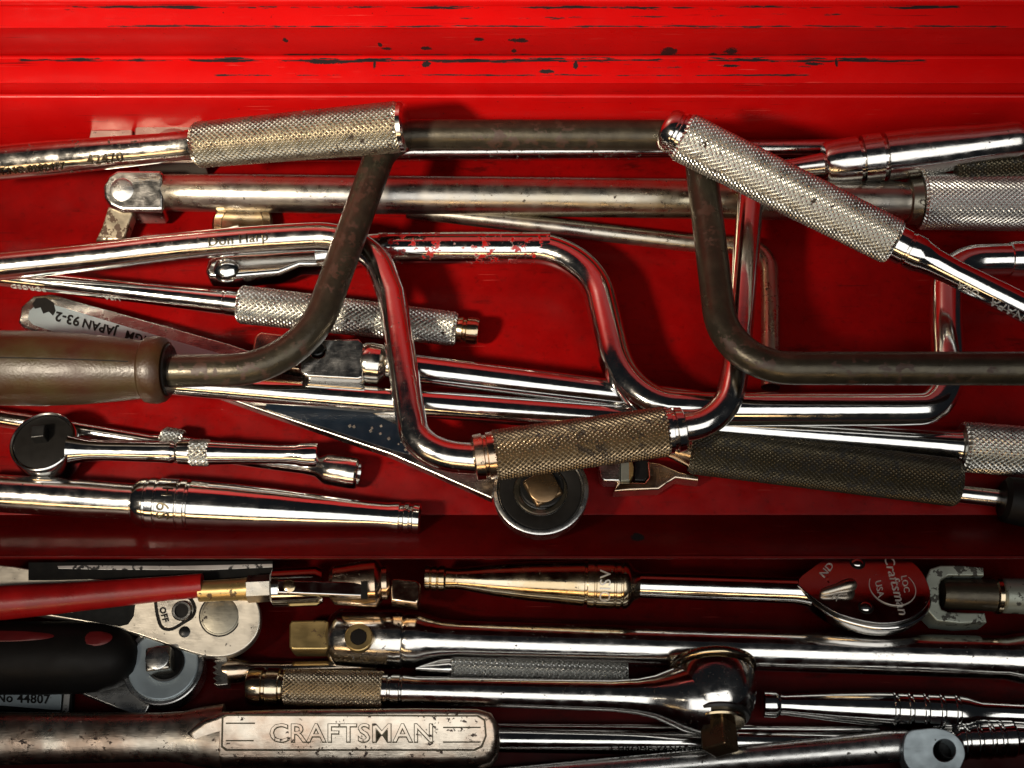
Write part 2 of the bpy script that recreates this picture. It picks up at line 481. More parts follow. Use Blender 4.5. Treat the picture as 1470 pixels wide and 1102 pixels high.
    def text_flat(s, text, x, y, z, size, mat, rot=0.0, ext=0.5, shear=0.0, bold=0.0, lift=0.4, parent=None, sx=1.0):
        zf = z if callable(z) else (lambda a, b: z)
        c = P(x, y, zf(x, y)); w = wpp(c)
        ex = (P(x + 1, y, zf(x + 1, y)) - c); ey = (P(x, y - 1, zf(x, y - 1)) - c)
        bm = s.glyphs(text, size, ext * w, shear, bold)
        cr, sr = math.cos(rot), math.sin(rot)
        for v in bm.verts:
            a, b = v.co.x * sx, v.co.y
            u, q = a * cr - b * sr, a * sr + b * cr
            v.co = c + ex * u + ey * q + Vector((0, 0, v.co.z + lift * w))
        return s.add('lettering', bm, mat, parent, flat=True, recalc=False)
    def line_rod(s, name, A, B, prof, theta, width, mat):
        """thin seam running along a round part"""
        at, d, nrm, side = s.axis(A, B)
        bm = bmesh.new(); rows = []
        for (x, r) in prof:
            c = at(x); w = wpp(c); row = []
            for (o, h) in ((-1, -1.0), (-0.6, 0.5), (0.6, 0.5), (1, -1.0)):
                th = theta + o * width / r
                row.append(bm.verts.new(c + (side * math.sin(th) + nrm * math.cos(th)) * ((r + h) * w)))
            rows.append(row)
        for a, b in zip(rows, rows[1:]):
            for k in range(4): bm.faces.new((a[k], a[(k + 1) % 4], b[(k + 1) % 4], b[k]))
        bm.faces.new(rows[0]); bm.faces.new(rows[-1])
        return s.add(name, bm, mat)
    def patch_rod(s, name, A, B, x, r, theta, rx, ry, mat):
        """soft oval inlay lying on a round part"""
        at, d, nrm, side = s.axis(A, B)
        c = at(x); w = wpp(c); bm = bmesh.new(); rows = []
        for i, f in enumerate((0.0001, 0.5, 0.85, 1.0)):
            row = []
            for k in range(28):
                t = 2 * math.pi * k / 28
                u, q = math.cos(t) * rx * f * w, math.sin(t) * ry * f * w
                th = theta + q / (r * w); h = (r + (1.0, 1.0, 0.7, -0.8)[i]) * w
                row.append(bm.verts.new(c + d * u + side * (math.sin(th) * h) + nrm * (math.cos(th) * h)))
            rows.append(row)
        for a, b in zip(rows, rows[1:]):
            for k in range(28): bm.faces.new((a[k], a[(k + 1) % 28], b[(k + 1) % 28], b[k]))
        return s.add(name, bm, mat)

# ------------------------------------------------------------------ the red chest
def slab(name, poly, mat, parent, x0=-1350, x1=1350, bev=1.2):
    """closed bar: polygon in (Y, Z) carried along X"""
    bm = bmesh.new()
    a = [bm.verts.new((x0, y, z)) for y, z in poly]; b = [bm.verts.new((x1, y, z)) for y, z in poly]
    n = len(poly)
    bm.faces.new(a); bm.faces.new(list(reversed(b)))
    for i in range(n): bm.faces.new((a[i], a[(i + 1) % n], b[(i + 1) % n], b[i]))
    bmesh.ops.recalc_face_normals(bm, faces=bm.faces)
    if bev: bmesh.ops.bevel(bm, geom=[e for e in bm.edges if abs((e.verts[0].co - e.verts[1].co).x) > 1], offset=bev, segments=2, affect='EDGES', profile=0.5)
    return finish(name, bm, mat, parent, Vector((0, 0, 0)), sharp=30)

def holder(name, label, cat):
    o = bpy.data.objects.new(name, None); COL.objects.link(o)
    o['label'] = label; o['category'] = cat
    return o

ZL = -170.0                                  # floor of the lower drawer
Yb = P(735, 206, 0).y                        # back wall of the upper drawer
Zr = PY(735, 140, Yb).z                      # its rim
Ya = Yb + 7
Z1 = PY(735, 118, Ya).z
Y1 = P(735, 82, Z1).y
Yo = Y1 - 30
Z2 = PY(735, 41, Yo - 4).z
Y2 = P(735, 9, Z2).y
Z3 = PY(735, 1, Y2).z
cx = lambda px, py, z: P(px, py, z).x
chipsA = []
for (px, py, rx, ry) in ((960, 70, 13, 9), (1048, 70, 10, 8), (1022, 77, 6, 4), (745, 45, 14, 5), (612, 63, 8, 4), (556, 64, 9, 3), (546, 55, 3, 5), (411, 45, 4, 5), (688, 43, 7, 4), (738, 69, 4, 5)):
    q = PY(px, py, Y1); chipsA.append((q.x, q.z, rx * wpp(q), ry * wpp(q) * 1.5, 'z'))
chipsB = []
for (px, py, rx, ry) in ((612, 93, 6, 5), (826, 94, 4, 6), (538, 95, 2, 7), (784, 104, 12, 3), (1170, 93, 14, 2.5), (1200, 92, 2, 6), (1050, 96, 12, 2), (470, 91, 30, 2.5)):
    q = P(px, py, Z1); chipsB.append((q.x, q.y, rx * wpp(q), ry * wpp(q) * 1.25, 'y'))
p_main = red_paint('red_enamel')
p_riser = red_paint('red_enamel_chipped_face', chipsA, [(Z1 + 6, 6, -320, 500, 'z', 0.72), (Z2 - 3, 4, 320, 620, 'z', 0.5), (Z2 - 3, 4, -100, 160, 'z', 0.4)])
p_ledge = red_paint('red_enamel_chipped_ledge', chipsB, [(Y1 - 9, 3.5, -720, 600, 'y', 0.78), (Ya + 11, 2.2, -420, 420, 'y', 0.66), (Y1 - 20, 12, -420, 460, 'y', 0.28)])
p_top = red_paint('red_enamel_worn_top', None, [(Y2 - 4, 5, -620, 620, 'y', 0.62), (Yo - 2, 2.2, -560, 700, 'y', 0.72), (Y2 - 22, 16, -100, 620, 'y', 0.27)])

chest = holder('tool_chest', 'bright red enamelled tool chest face with stepped ledges and chipped edges along the top', 'tool chest')
slab('lower_rail', [(Ya + 3, Zr - 20), (Ya + 3, Zr - 2), (Ya, Z1 - 0.4), (Ya + 12, Z1 - 0.4), (Ya + 12, Zr - 20)], p_main, chest)
slab('lower_ledge', [(Ya - 3, Z1), (Ya - 3, Z1 + 3), (Y1 + 30, Z1 + 3), (Y1 + 30, Z1)], p_ledge, chest)
slab('rail_bead', [(Y1 - 7, Z1 + 3.2), (Y1 - 6, Z1 + 6), (Y1 - 1, Z1 + 6), (Y1 - 0.4, Z1 + 3.2)], p_ledge, chest, bev=0.8)
slab('upper_rail', [(Y1, Z1 + 3.4), (Yo, Z2 - 0.4), (Y1 + 12, Z2 - 0.4), (Y1 + 12, Z1 + 3.4)], p_riser, chest)
slab('upper_ledge', [(Yo - 4, Z2), (Yo - 4, Z2 + 3), (Y2 + 30, Z2 + 3), (Y2 + 30, Z2)], p_top, chest)
slab('top_bead', [(Y2 - 2, Z2 + 3.2), (Y2 - 2, Z3 + 2), (Y2 + 6, Z3 + 4), (Y2 + 6, Z2 + 3.2)], p_main, chest, bev=1.5)
slab('chest_front', [(Y2 + 31, Z2 - 60), (Y2 + 31, Z2 + 620), (Y2 + 45, Z2 + 620), (Y2 + 45, Z2 - 60)], p_main, chest)

updr = holder('upper_drawer', 'upper red steel drawer tray holding the big pile of wrenches and braces', 'drawer')
yc = P(735, 740, 0).y                        # crease near the front
yl = P(735, 797, 64).y                       # front lip
p_floor = red_paint('red_enamel_drawer', [(P(915, 770, 35).x, P(915, 770, 35).y, 9, 9, 'y')], None, 0.74)  # tray floor red, darkened to paint in part of its shade
p_shaded = red_paint('red_enamel_shaded', [(P(915, 770, 35).x, P(915, 770, 35).y, 9, 9, 'y')], None, 1.03)  # darkest red, deep drawer shade painted into the colour
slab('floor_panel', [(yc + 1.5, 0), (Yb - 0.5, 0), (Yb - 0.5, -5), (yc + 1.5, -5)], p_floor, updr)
slab('back_wall', [(Yb, -5), (Yb, Zr), (Yb + 5, Zr + 2.5), (Yb + 6, -5)], p_main, updr)
slab('front_ramp', [(yc, -5), (yc, 1.2), (yl, 63), (yl, 57)], p_shaded, updr)
slab('front_lip', [(yl - 0.4, 57), (yl - 0.4, 64), (yl - 2, 65), (yl - 3.5, 63.5), (yl - 3.5, 58), (yl - 2, 56)], p_shaded, updr, bev=0.8)

slab('front_skirt', [(yc + 4, -5.4), (yc + 4, -60), (yc, -60), (yc, -5.4)], p_main, updr)
lodr = holder('lower_drawer', 'lower red steel drawer in front holding wrenches laid side by side', 'drawer')
yf = P(735, 1165, ZL).y
slab('floor_panel', [(yf, ZL), (yl + 240, ZL), (yl + 240, ZL - 5), (yf, ZL - 5)], p_shaded, lodr)
slab('back_wall', [(yl + 240.5, ZL - 5), (yl + 240.5, -60), (yl + 246, -60), (yl + 246, ZL - 5)], p_shaded, lodr)
slab('front_wall', [(yf - 0.5, ZL - 5), (yf - 0.5, ZL + 178), (yf - 8, ZL + 178), (yf - 8, ZL - 5)], p_shaded, lodr)

# ------------------------------------------------------------------ upper drawer tools
# --- flex handle with a flat plate head, at the very back
t = Tool('long_ratchet', 'long thin bar at the back wall, flat pinkish head under the stamped handle', 'ratchet', (700, 218, 10))
A, B = (285, 219, 24), (1200, 213, 26)
t.rod('shaft', A, B, [(270, 12), (330, 14), (1195, 14), (1200, 12)], 'chrome_pitted')
t.prism('head', [(192, 205), (193, 184), (205, 168), (286, 166), (292, 232), (196, 234)], 44, 40, 'plate', 3)
t.lathe('pivot', P(247, 206, 44), (0, 0, 1), [(0, 26), (1.0, 26), (1.8, 24)], 'plate')
t.prism('drive_tang', [(126, 205), (130, 186), (172, 186), (182, 178), (190, 180), (190, 215), (128, 216)], 36, 22, 'plate', 2)

# --- satin breaker bar
t = Tool('breaker_bar', 'thick satin grey breaker bar lying level with chrome hinged head and rusty tang at left', 'breaker bar', (700, 280, 2))
A, B = (235, 276, 36), (1470, 291, 48)
t.rod('shaft', A, B, [(232, 24), (236, 26.5), (300, 27), (1290, 29), (1294, 27.5), (1322, 27.5)], 'satin')
t.rod('collar', A, B, [(1302, 29), (1304, 32), (1318, 34), (1321, 32)], 'dark_pivot')  # dark ring, paints in the shadow beside the knurled grip
t.knurl('grip', A, B, 1320, 1500, 41, 'knurl_satin', 6.5, 1.8)
c = t.prism('hinge_head', [(147, 266), (154, 251), (168, 243), (230, 243), (235, 250), (235, 298), (230, 303), (175, 303), (158, 296), (149, 283)], lambda x, y: 62 - (y - 272) * 0.42, 40, 'chrome_pitted', 6, seg=4)
t.lathe('hinge_pin', P(175, 272, 62), (0, -0.40, 1), [(-2, 16.5), (0.6, 16.5), (1.6, 14.5)], 'satin_white', parent=c)
t.prism('drive_tang', [(155, 296), (192, 302), (186, 318), (180, 336), (174, 344), (137, 344), (146, 325)], lambda x, y: 44 - (y - 296) * 0.3, 24, 'rusty', 3)

# --- small ratchet head under the grey bar
t = Tool('small_ratchet', 'small golden ratchet head half hidden below the thick grey bar', 'ratchet', (352, 330, 2))
t.lathe('head', P(352, 332, 0), (0, 0, 1), [(2, 40), (6, 43), (22, 43), (25, 40), (25.5, 30), (24, 29), (24, 2)], 'gold')
t.rod('handle', (352, 332, 14), (200, 362, 14), [(345, 13), (300, 12), (215, 11), (212, 9)], 'chrome')

# --- thin offset bar
t = Tool('offset_bar', 'thin speckled old steel bar with right angle bend running under the black brace', 'bar', (900, 335, 4))
t.tube('bar', [(585, 301, 22), (985, 348, 18), (1103, 354, 18, 40), (1106, 440, 18), (1106, 556, 18)], 12.5, 'satin')

# --- right hand handle, ringed
t = Tool('ringed_handle', 'smooth chrome handle with two dark grooves at upper right resting on the grey knurled grip', 'ratchet handle', (1320, 218, 40))
A, B = (1110, 245, 62), (1470, 200, 104)
t.rod('neck', A, B, [(1060, 13), (1140, 14), (1178, 17), (1184, 18)], 'chrome')
t.rod('handle', A, B, [(1181, 20), (1183, 29), (1187, 31.5), (1205, 33.5), (1231, 34.5), (1232.5, 28), (1236.5, 28), (1238, 35), (1264, 35.5), (1265.5, 29), (1269.5, 29), (1271, 35.5), (1310, 35.5), (1350, 33.5), (1400, 29.5), (1435, 28), (1455, 28.5), (1463, 27), (1468, 22)], 'chrome')

t = Tool('knurled_rod', 'thin dark knurled rod peeking out below the smooth ringed handle at right edge', 'rod', (1430, 238, 40))
t.knurl('grip', (1370, 246, 80), (1500, 238, 80), 1372, 1500, 15, 'knurl_dark', 6.5, 2)

# --- long ratchet with printed flat handle (bottom of the pile)
t = Tool('round_head_ratchet', 'ratchet with big round black faced head and long flat printed handle under the pile', 'ratchet', (500, 560, 0))
zt = lambda x, y: 22 + (x - 30) * 0.065
t.prism('handle', [(26, 462), (30, 440), (48, 424), (75, 421), (330, 493), (480, 545), (690, 658), (716, 690), (706, 716), (560, 652), (365, 586), (200, 527), (34, 470)], zt, 18, 'blade', 3)
t.prism('printed_panel', [(40, 458), (42, 446), (52, 437), (70, 435), (200, 474), (318, 508), (330, 545), (250, 533), (120, 490), (48, 466)], lambda x, y: zt(x, y) + 0.6, 2, 'plate_grey', 0.5)
t.prism('dark_panel', [(380, 586), (395, 545), (480, 566), (600, 624), (650, 668), (560, 645), (470, 615)], lambda x, y: zt(x, y) + 0.6, 2, 'blue_ink', 0.5)
t.prism('torn_spot', [(46, 436), (52, 428), (66, 427), (77, 434), (80, 446), (76, 453), (70, 447), (62, 450), (58, 441), (50, 443)], lambda x, y: zt(x, y) + 1.0, 2, 'ink', 0.4)
for (fx, fy) in ((502, 611), (508, 612), (534, 614), (532, 618), (546, 622), (558, 629), (572, 637), (576, 634), (582, 645), (588, 650), (547, 611)):
    q = 1.3 + 1.6 * random.random()
    t.prism('fleck', [(fx - q, fy), (fx + 0.3 * q, fy - q), (fx + q, fy + 0.4 * q), (fx - 0.2 * q, fy + q)], lambda x, y: zt(x, y) + 1.1, 1.5, 'plate', 0.2)
t.text_flat('93-2', 97, 457, lambda x, y: zt(x, y) + 1, 19, 'ink', rot=R(180 - 14), lift=0.3, bold=0.4)
t.text_flat('JAPAN', 143, 469, lambda x, y: zt(x, y) + 1, 17, 'ink', rot=R(180 - 15), lift=0.3, bold=0.4)
t.text_flat('VIGM', 200, 485, lambda x, y: zt(x, y) + 1, 17, 'ink', rot=R(180 - 16), lift=0.3, bold=0.4)
hc = P(775, 720, 30)
t.lathe('head', hc, (0, 0, 1), [(22, 60), (25, 66), (48, 68), (52, 67), (53, 65), (53, 61.5), (46, 60.5), (45, 59), (45, 22)], 'satin_white', n=72)
t.lathe('face_ring', hc, (0, 0, 1), [(40, 58), (46.5, 58), (48, 56), (48, 40), (47, 38), (40, 38)], 'ink', n=64)
t.lathe('inner_ring', hc, (0, 0, 1), [(40, 37), (49.5, 37), (50.5, 35.5), (50.5, 31), (49, 29), (42, 29)], 'dark_steel', n=64)
t.lathe('boss', hc + Vector((2, 4, 0)), (0, 0, 1), [(40, 31), (51, 31), (52.5, 29), (52.5, 5)], 'black_steel', n=48)
b = t.block('square_drive', hc + Vector((2, 4, 0)), (0.02, -0.05, 1), (0.88, 0.48, 0), (40, 58, 22), 'bronze', bevel=5)
t.lathe('drive_tip', hc + Vector((2.5, 2, 0)), (0.02, -0.05, 1), [(56, 21), (59.4, 21), (60.3, 19.5)], 'bronze', n=36)

# --- slim ratchet with knurled grip
t = Tool('slim_knurled_ratchet', 'slim bright chrome shaft with knurled grip and grooved end cap under the black brace', 'ratchet', (350, 440, 10))
A, B = (0, 397, 40), (688, 476, 34)
t.rod('shaft', A, B, [(-25, 14), (60, 14), (200, 15), (300, 17.5), (322, 18), (323, 17), (325, 17), (326, 18.5), (343, 18.5), (346, 16)], 'chrome_clean')
t.knurl('grip', A, B, 344, 656, 28.5, 'knurl_bright', 7.4, 2.3, r1=25)
t.rod('end_cap', A, B, [(654, 17), (658, 18.5), (664, 19), (666, 16.5), (669, 16.5), (671, 19), (683, 19.5), (687, 18), (688, 14)], 'gold')
t.text_rod('USA', A, B, 165, 15.2, -0.95, 13, 'letter', rot=math.pi, ext=0.4)
t.text_rod('FORGED', A, B, 45, 14.3, -0.95, 13, 'letter', rot=math.pi, ext=0.4)

# --- breaker bar with hinged chrome head in the middle
t = Tool('hinge_bar', 'polished chrome hinge bar with boxy pierced head beside the lower bend of the black brace', 'breaker bar', (600, 530, 12))
A, B = (480, 515, 80), (1010, 582, 48)
t.rod('shaft', A, B, [(545, 16), (556, 19), (575, 21), (1000, 21), (1008, 18)], 'chrome_clean')
t.rod('collar', A, B, [(518, 26), (522, 29), (530, 30), (546, 29), (552, 24), (556, 20)], 'chrome_pitted')
c = t.prism('head', [(430, 500), (442, 488), (515, 486), (521, 493), (521, 541), (514, 544), (442, 540), (431, 534)], lambda x, y: 103 - (y - 515) * 0.25, 46, 'chrome', 10, holes=((456, 503, 11),), seg=3)
t.lathe('hinge_pin', P(456, 503, 88), (0, 0, 1), [(0, 11.5), (8, 11.5), (9, 10)], 'black_steel', parent=c)
t.prism('drive_tang', [(362, 500), (366, 482), (374, 476), (426, 482), (430, 530), (366, 520)], 92, 28, 'copper', 3)

# --- long plated bar with bright grip at the right edge
t = Tool('long_bar', 'long chrome bar ending in bright knurled grip at right edge below the black brace', 'breaker bar', (800, 600, 12))
A, B = (230, 549, 72), (1470, 648, 36)
t.rod('shaft', A, B, [(226, 12), (230, 16), (300, 17), (420, 19), (700, 20.5), (1340, 21.5), (1370, 22.5), (1376, 24), (1382, 22)], 'chrome_clean')
t.knurl('grip', A, B, 1379, 1510, 37, 'knurl_bright', 7.5, 2.4)

# --- dark knurled grip with copper fork
t = Tool('fork_handle', 'dark grimy knurled grip with coppery fork end at left and thin rod at right', 'flex handle', (1150, 670, 2))
A, B = (985, 645, 42), (1375, 693, 40)
t.knurl('grip', A, B, 990, 1376, 35, 'knurl_dark', 6.4, 1.8, cham=6)
t.rod('neck', A, B, [(950, 12), (968, 17), (985, 24), (994, 28)], 'copper')
t.prism('fork', [(929, 662), (947, 664), (975, 676), (1003, 683), (1003, 690), (970, 686), (957, 694), (946, 702), (905, 703.5), (881, 705), (887, 691), (912, 691.5), (925, 692), (931, 685)], 32, 26, 'copper', 3, seg=3)
t.prism('drive_block', [(859, 666), (862, 685), (868, 690), (890, 690), (891, 662), (860, 660)], 40, 26, 'satin_white', 3)
t.prism('spacer', [(891, 690), (904, 689), (905, 660), (891, 660)], 37, 22, 'green_steel', 1.5)
t.prism('washer', [(905, 688), (909, 682), (910, 670), (907, 660), (903, 660), (903, 688)], 38, 22, 'brass', 1.5)
t.prism('pivot_block', [(911, 689), (926, 690), (931, 683), (931, 660), (911, 660)], 24, 20, 'black_steel', 2)
t.rod('tail_rod', (1370, 708, 24), (1460, 718, 24), [(1366, 12), (1372, 13), (1440, 13), (1444, 10)], 'chrome')
t.rod('end_knob', (1440, 716, 34), (1490, 724, 34), [(1438, 26), (1444, 33), (1470, 35), (1495, 34)], 'black_plastic')

# --- big bright ratchet handle, lower left
t = Tool('grooved_ratchet_handle', 'thick chrome ratchet handle with stamped collar lying at lower left of the upper tray', 'ratchet handle', (300, 725, 2))
A, B = (0, 708, 38), (605, 745, 32)
t.rod('shaft', A, B, [(-40, 27), (120, 27.5), (170, 26), (192, 26), (197, 22)], 'chrome')
t.rod('handle', A, B, [(193, 24), (196, 31), (203, 35), (212, 36), (213, 34), (215.5, 34), (217, 36.5), (227, 36.8), (228, 35), (230, 35), (231, 36.8), (258, 36.8), (259, 35), (261, 35), (262, 36.8), (270, 36.8), (271, 34.5), (274, 34.5), (276, 36.5), (330, 35), (400, 31), (480, 25), (530, 21), (556, 20.5), (567, 22), (573, 22.5), (575, 20), (579, 20), (581, 22.5), (587, 22.5), (589, 20), (592, 20), (594, 22.5), (602, 22), (605, 18)], 'chrome_clean')
t.text_rod('S9', A, B, 245, 37, -0.30, 27, 'letter_dark', rot=R(90), ext=0.4)
t.text_rod('H', A, B, 248, 37, 0.48, 22, 'letter_dark', rot=R(90), ext=0.4)

# --- two small ratchets, lower left
t = Tool('thin_ratchet', 'thin chrome ratchet passing beneath the small black faced ratchet with cylindrical socket end', 'ratchet', (250, 640, 8))
A, B = (0, 600, 24), (515, 680, 28)
t.rod('shaft', A, B, [(-30, 12), (60, 13), (150, 11), (215, 10), (228, 13), (233, 15), (262, 15), (300, 15), (380, 14), (440, 12.5), (455, 14), (464, 20), (470, 22.5), (503, 23), (512, 22.5), (515, 20), (515, 15), (509, 14)], 'chrome')
t.knurl('grip_ring', A, B, 233, 263, 25, 'knurl_bright', 6, 2)

t = Tool('stubby_ratchet', 'small chrome ratchet with round black recessed face and narrow knurled ring', 'ratchet', (67, 650, 30))
hc = P(67, 641, 46)
hx = Vector((-0.05, 0.10, 1)).normalized()
t.lathe('head', hc, hx, [(-40, 38), (-34, 43), (-22, 47), (14, 48), (17, 47), (18, 45.5), (17, 43.5), (13, 42.5), (12, 10)], 'chrome_clean', n=64)
t.lathe('face_plate', hc, hx, [(8, 42), (14, 42), (14.6, 41), (14.6, 12)], 'ink', n=48)
t.block('square_drive', hc + Vector((-3, 8, 0)), hx, (1, 0.1, 0), (8, 32, 10), 'black_steel', bevel=2)
A, B = (67, 645, 52), (457, 653, 52)
t.rod('handle', A, B, [(100, 22), (112, 19), (125, 16), (150, 14.5), (230, 15.5), (247, 16.5), (251, 14), (253, 14), (257, 17), (276, 18), (300, 17.5), (340, 15.5), (400, 13.5), (425, 15), (432, 17), (452, 17.5), (456, 16), (457, 12)], 'chrome_clean')
t.knurl('grip_ring', A, B, 273, 301, 20, 'knurl_bright', 7.5, 2, cham=2)

# --- second brace (polished, red flecks)
t = Tool('flecked_brace', 'polished chrome speed brace with red paint flecks bent down between the black brace arms', 'speed brace', (880, 450, 30))
t.tube('crank', [(455, 367, 46), (540, 356, 50, 30), (846, 356, 64, 88), (897, 580, 84, 92), (1015, 587, 86), (1290, 587, 86), (1364, 586, 84, 75), (1358, 470, 76), (1357, 374, 70, 52), (1452, 372, 68)], 22.5, 'chrome_clean')
t.tube('flecked_section', [(545, 356, 50.5), (790, 356, 61.9)], 22.9, 'chrome_flaked')
t.rod('collar', (1448, 372, 68), (1520, 372, 68), [(1446, 20), (1449, 25), (1460, 26), (1500, 26)], 'chrome_clean')
c = t.prism('hinge_head', [(294, 388), (298, 372), (308, 365), (380, 362), (400, 360), (470, 356), (470, 380), (430, 380), (400, 392), (330, 398), (300, 396)], 58, 36, 'chrome_clean', 7, seg=4)
t.lathe('hinge_pin', P(325, 388, 58), (0, -0.5, 1), [(-6, 18), (1, 18), (5, 13), (7, 6)], 'chrome_clean', parent=c)

# --- large chrome brace with brown grip
t = Tool('chrome_brace', 'large chrome speed brace across the pile with brown dirty knurled grip at its lower middle', 'speed brace', (800, 640, 60))
t.tube('crank', [(-40, 386, 82), (120, 370, 84, 60), (330, 345, 88, 110), (528, 336, 92, 78), (563, 425, 98), (588, 590, 122), (600, 652, 124, 62), (700, 660, 124)], 20.5, 'chrome')
t.tube('upper_arm', [(960, 617, 122), (1041, 605, 124, 66), (1056, 530, 122), (1074, 330, 106), (1082, 240, 96)], 20.5, 'chrome')
A, B = (690, 656, 124), (980, 616, 124)
t.knurl('grip', A, B, 708, 957, 37, 'knurl_dirty', 7.2, 2.4)
t.rod('collar', A, B, [(679, 26), (682, 33), (694, 34), (695.5, 31), (699, 31), (700.5, 34), (713, 34.5), (715, 30)], 'copper')
t.rod('collar', A, B, [(950, 28), (952, 33), (963, 33), (964.5, 29), (968, 29), (969.5, 33), (980, 32), (983, 26)], 'chrome')
t.text_rod('Don Harp', (-40, 386, 82), (470, 336, 92), 345, 20.7, 0.25, 20, 'letter_dark', ext=0.25, lift=0.05)

# --- black brace on top
t = Tool('black_brace', 'old blackened steel brace with brown painted handle at left, square crank over everything', 'brace', (700, 400, 60))
zb = lambda x: 112 + x * 0.052
t.tube('crank', [(225, 533, zb(225)), (434, 529, zb(434), 105), (556, 193, zb(556) + 2, 46), (1001, 194, zb(1001) + 2, 42), (1042, 528, zb(1042), 95), (1520, 529, zb(1520))], 23.5, 'dark_steel', n=32)
A, B = (0, 528, zb(0)), (240, 531, zb(240))
t.rod('handle', A, B, [(-60, 52), (0, 54), (60, 54), (120, 51), (170, 46), (203, 42), (207, 42), (211, 47), (218, 48.5), (228, 48.5), (236, 46), (241, 41), (242, 30)], 'grip_brown', n=56)
t.line_rod('seam', A, B, [(-60, 52), (0, 54), (60, 54), (120, 51), (170, 46), (198, 42.4)], 0.27, 1.1, 'ink')
t.rod('ferrule', A, B, [(238, 28), (243, 38), (245, 36), (246, 24)], 'black_steel')

# --- knurled handle, top left, stamped shaft
t = Tool('stamped_flex_bar', 'stamped chrome wrench handle entering at upper left with straw coloured knurled grip', 'flex handle', (290, 205, 80))
A, B = (-20, 235, 94), (583, 181, 196)
t.rod('shaft', A, B, [(-40, 26), (60, 25.5), (160, 23), (230, 21), (262, 21.5), (274, 23), (284, 26)], 'chrome_pitted', squash=0.8)
t.knurl('grip', A, B, 280, 576, 33.5, 'knurl_straw', 7.0, 2.0, r1=37, cham=6)
t.rod('end_cap', A, B, [(572, 30), (575, 36), (581, 36), (584, 32), (585, 20)], 'chrome')
t.text_rod('CAT.NO.8282477', A, B, 42, 23, -0.62, 15.5, 'letter_dark', ext=0.3, bold=0.3)
t.text_rod('42470', A, B, 157, 20, -0.42, 21, 'letter_dark', ext=0.3, bold=0.2)

# --- bright knurled handle, top right
t = Tool('bright_handle', 'bright silver knurled handle lying diagonally over the black brace at upper right', 'ratchet', (1200, 310, 110))
A, B = (975, 193, 222), (1470, 442, 150)
t.knurl('grip', A, B, 979, 1284, 37, 'knurl_bright', 7.6, 2.3, r1=34)
t.rod('end_cap', A, B, [(951, 16), (954, 26), (960, 31), (968, 32), (970, 29), (973, 29), (975, 33), (981, 33)], 'chrome_clean')
t.rod('shaft', A, B, [(1281, 24), (1284, 26.5), (1299, 26.5), (1300.5, 24.5), (1303, 24.5), (1304.5, 26.5), (1318, 26.5), (1324, 24), (1340, 20.5), (1370, 19), (1420, 20), (1530, 21)], 'chrome_clean')
t.text_rod('USA', A, B, 1393, 19.6, -0.64, 18, 'letter', rot=math.pi, ext=0.5)
t.text_rod('NAPA', A, B, 1449, 20.4, -0.64, 20, 'letter', rot=math.pi, ext=0.5)

# ------------------------------------------------------------------ lower drawer tools
t = Tool('flat_bar', 'flat black painted bar with worn white edge under the drawer lip at left', 'flat bar', (230, 818, -120))
t.prism('bar', [(40, 806), (392, 804), (392, 832), (40, 832)], -92, 16, 'black_paint', 2)
t.prism('worn_edge', [(82, 812), (120, 811), (250, 812), (391, 809), (391, 814), (300, 818), (150, 817.5), (84, 816)], -91.2, 3, 'worn_white', 0.6)

# --- teardrop ratchet
t = Tool('teardrop_ratchet', 'cream steel ratchet with teardrop head, round pivot and lever below the red sleeved driver', 'ratchet', (290, 890, -160))
zt = lambda x, y: -98 - (300 - x) * 0.03 - (y - 885) * 0.2
t.prism('body', [(-20, 812), (80, 822), (190, 836), (300, 838), (340, 842), (360, 852), (371, 868), (374, 890), (368, 912), (352, 930), (330, 941), (305, 943), (278, 938), (230, 922), (180, 906), (120, 893), (45, 881), (-20, 866)], zt, 16, 'plate', 2.5, seg=3, smooth=4)
t.prism('lower_body', [(190, 846), (300, 842), (345, 848), (366, 866), (370, 890), (362, 912), (345, 932), (320, 946), (285, 940), (200, 910)], lambda x, y: zt(x, y) - 16.3, 26, 'chrome_pitted', 2, seg=2, smooth=4)
t.prism('recess_panel', [(60, 880), (20, 845), (150, 850), (186, 858), (194, 868), (192, 884), (184, 896), (172, 899), (120, 890)], lambda x, y: zt(x, y) + 0.5, 3, 'black_paint', 0.6)
t.lathe('pivot_gap', P(316, 883, zt(316, 883)), (0, -0.19, 1), [(-1, 30.5), (0.5, 30.5), (0.6, 29.5)], 'ink')
t.lathe('pivot', P(316, 883, zt(316, 883)), (0, -0.19, 1), [(-1, 28.5), (0.6, 28.5), (0.8, 26.5), (1.6, 26), (2.0, 24)], 'dark_pivot')
t.prism('lever_gap', [(221, 865), (225, 890), (232, 903), (247, 905), (265, 895), (278, 886), (282, 871), (272, 854), (250, 848), (224, 853)], lambda x, y: zt(x, y) + 0.5, 3, 'ink', 0.5, smooth=3)
t.prism('lever_plate', [(225, 868), (229, 888), (234, 899), (246, 901), (262, 892), (274, 884), (278, 872), (270, 858), (250, 852), (228, 856)], lambda x, y: zt(x, y) + 3.0, 4, 'satin', 1.2, smooth=3)
t.lathe('lever_socket', P(262, 877, zt(262, 877) + 3), (0, -0.19, 1), [(0, 14.5), (5, 14.5), (6.5, 13), (6.5, 10), (1, 9)], 'chrome_pitted', n=36)
t.lathe('lever_bore', P(262, 877, zt(262, 877) + 3), (0, -0.19, 1), [(1, 9.4), (3, 9.4), (3.3, 8)], 'ink', n=24)
t.lathe('screw', P(265, 907, zt(265, 907)), (0, -0.19, 1), [(-1, 8), (1.4, 8), (2.2, 6.5)], 'black_steel', n=24)
t.text_flat('OFF', 235, 882, lambda x, y: zt(x, y) + 3.0, 12, 'ink', rot=R(-75), lift=0.6, bold=0.4)

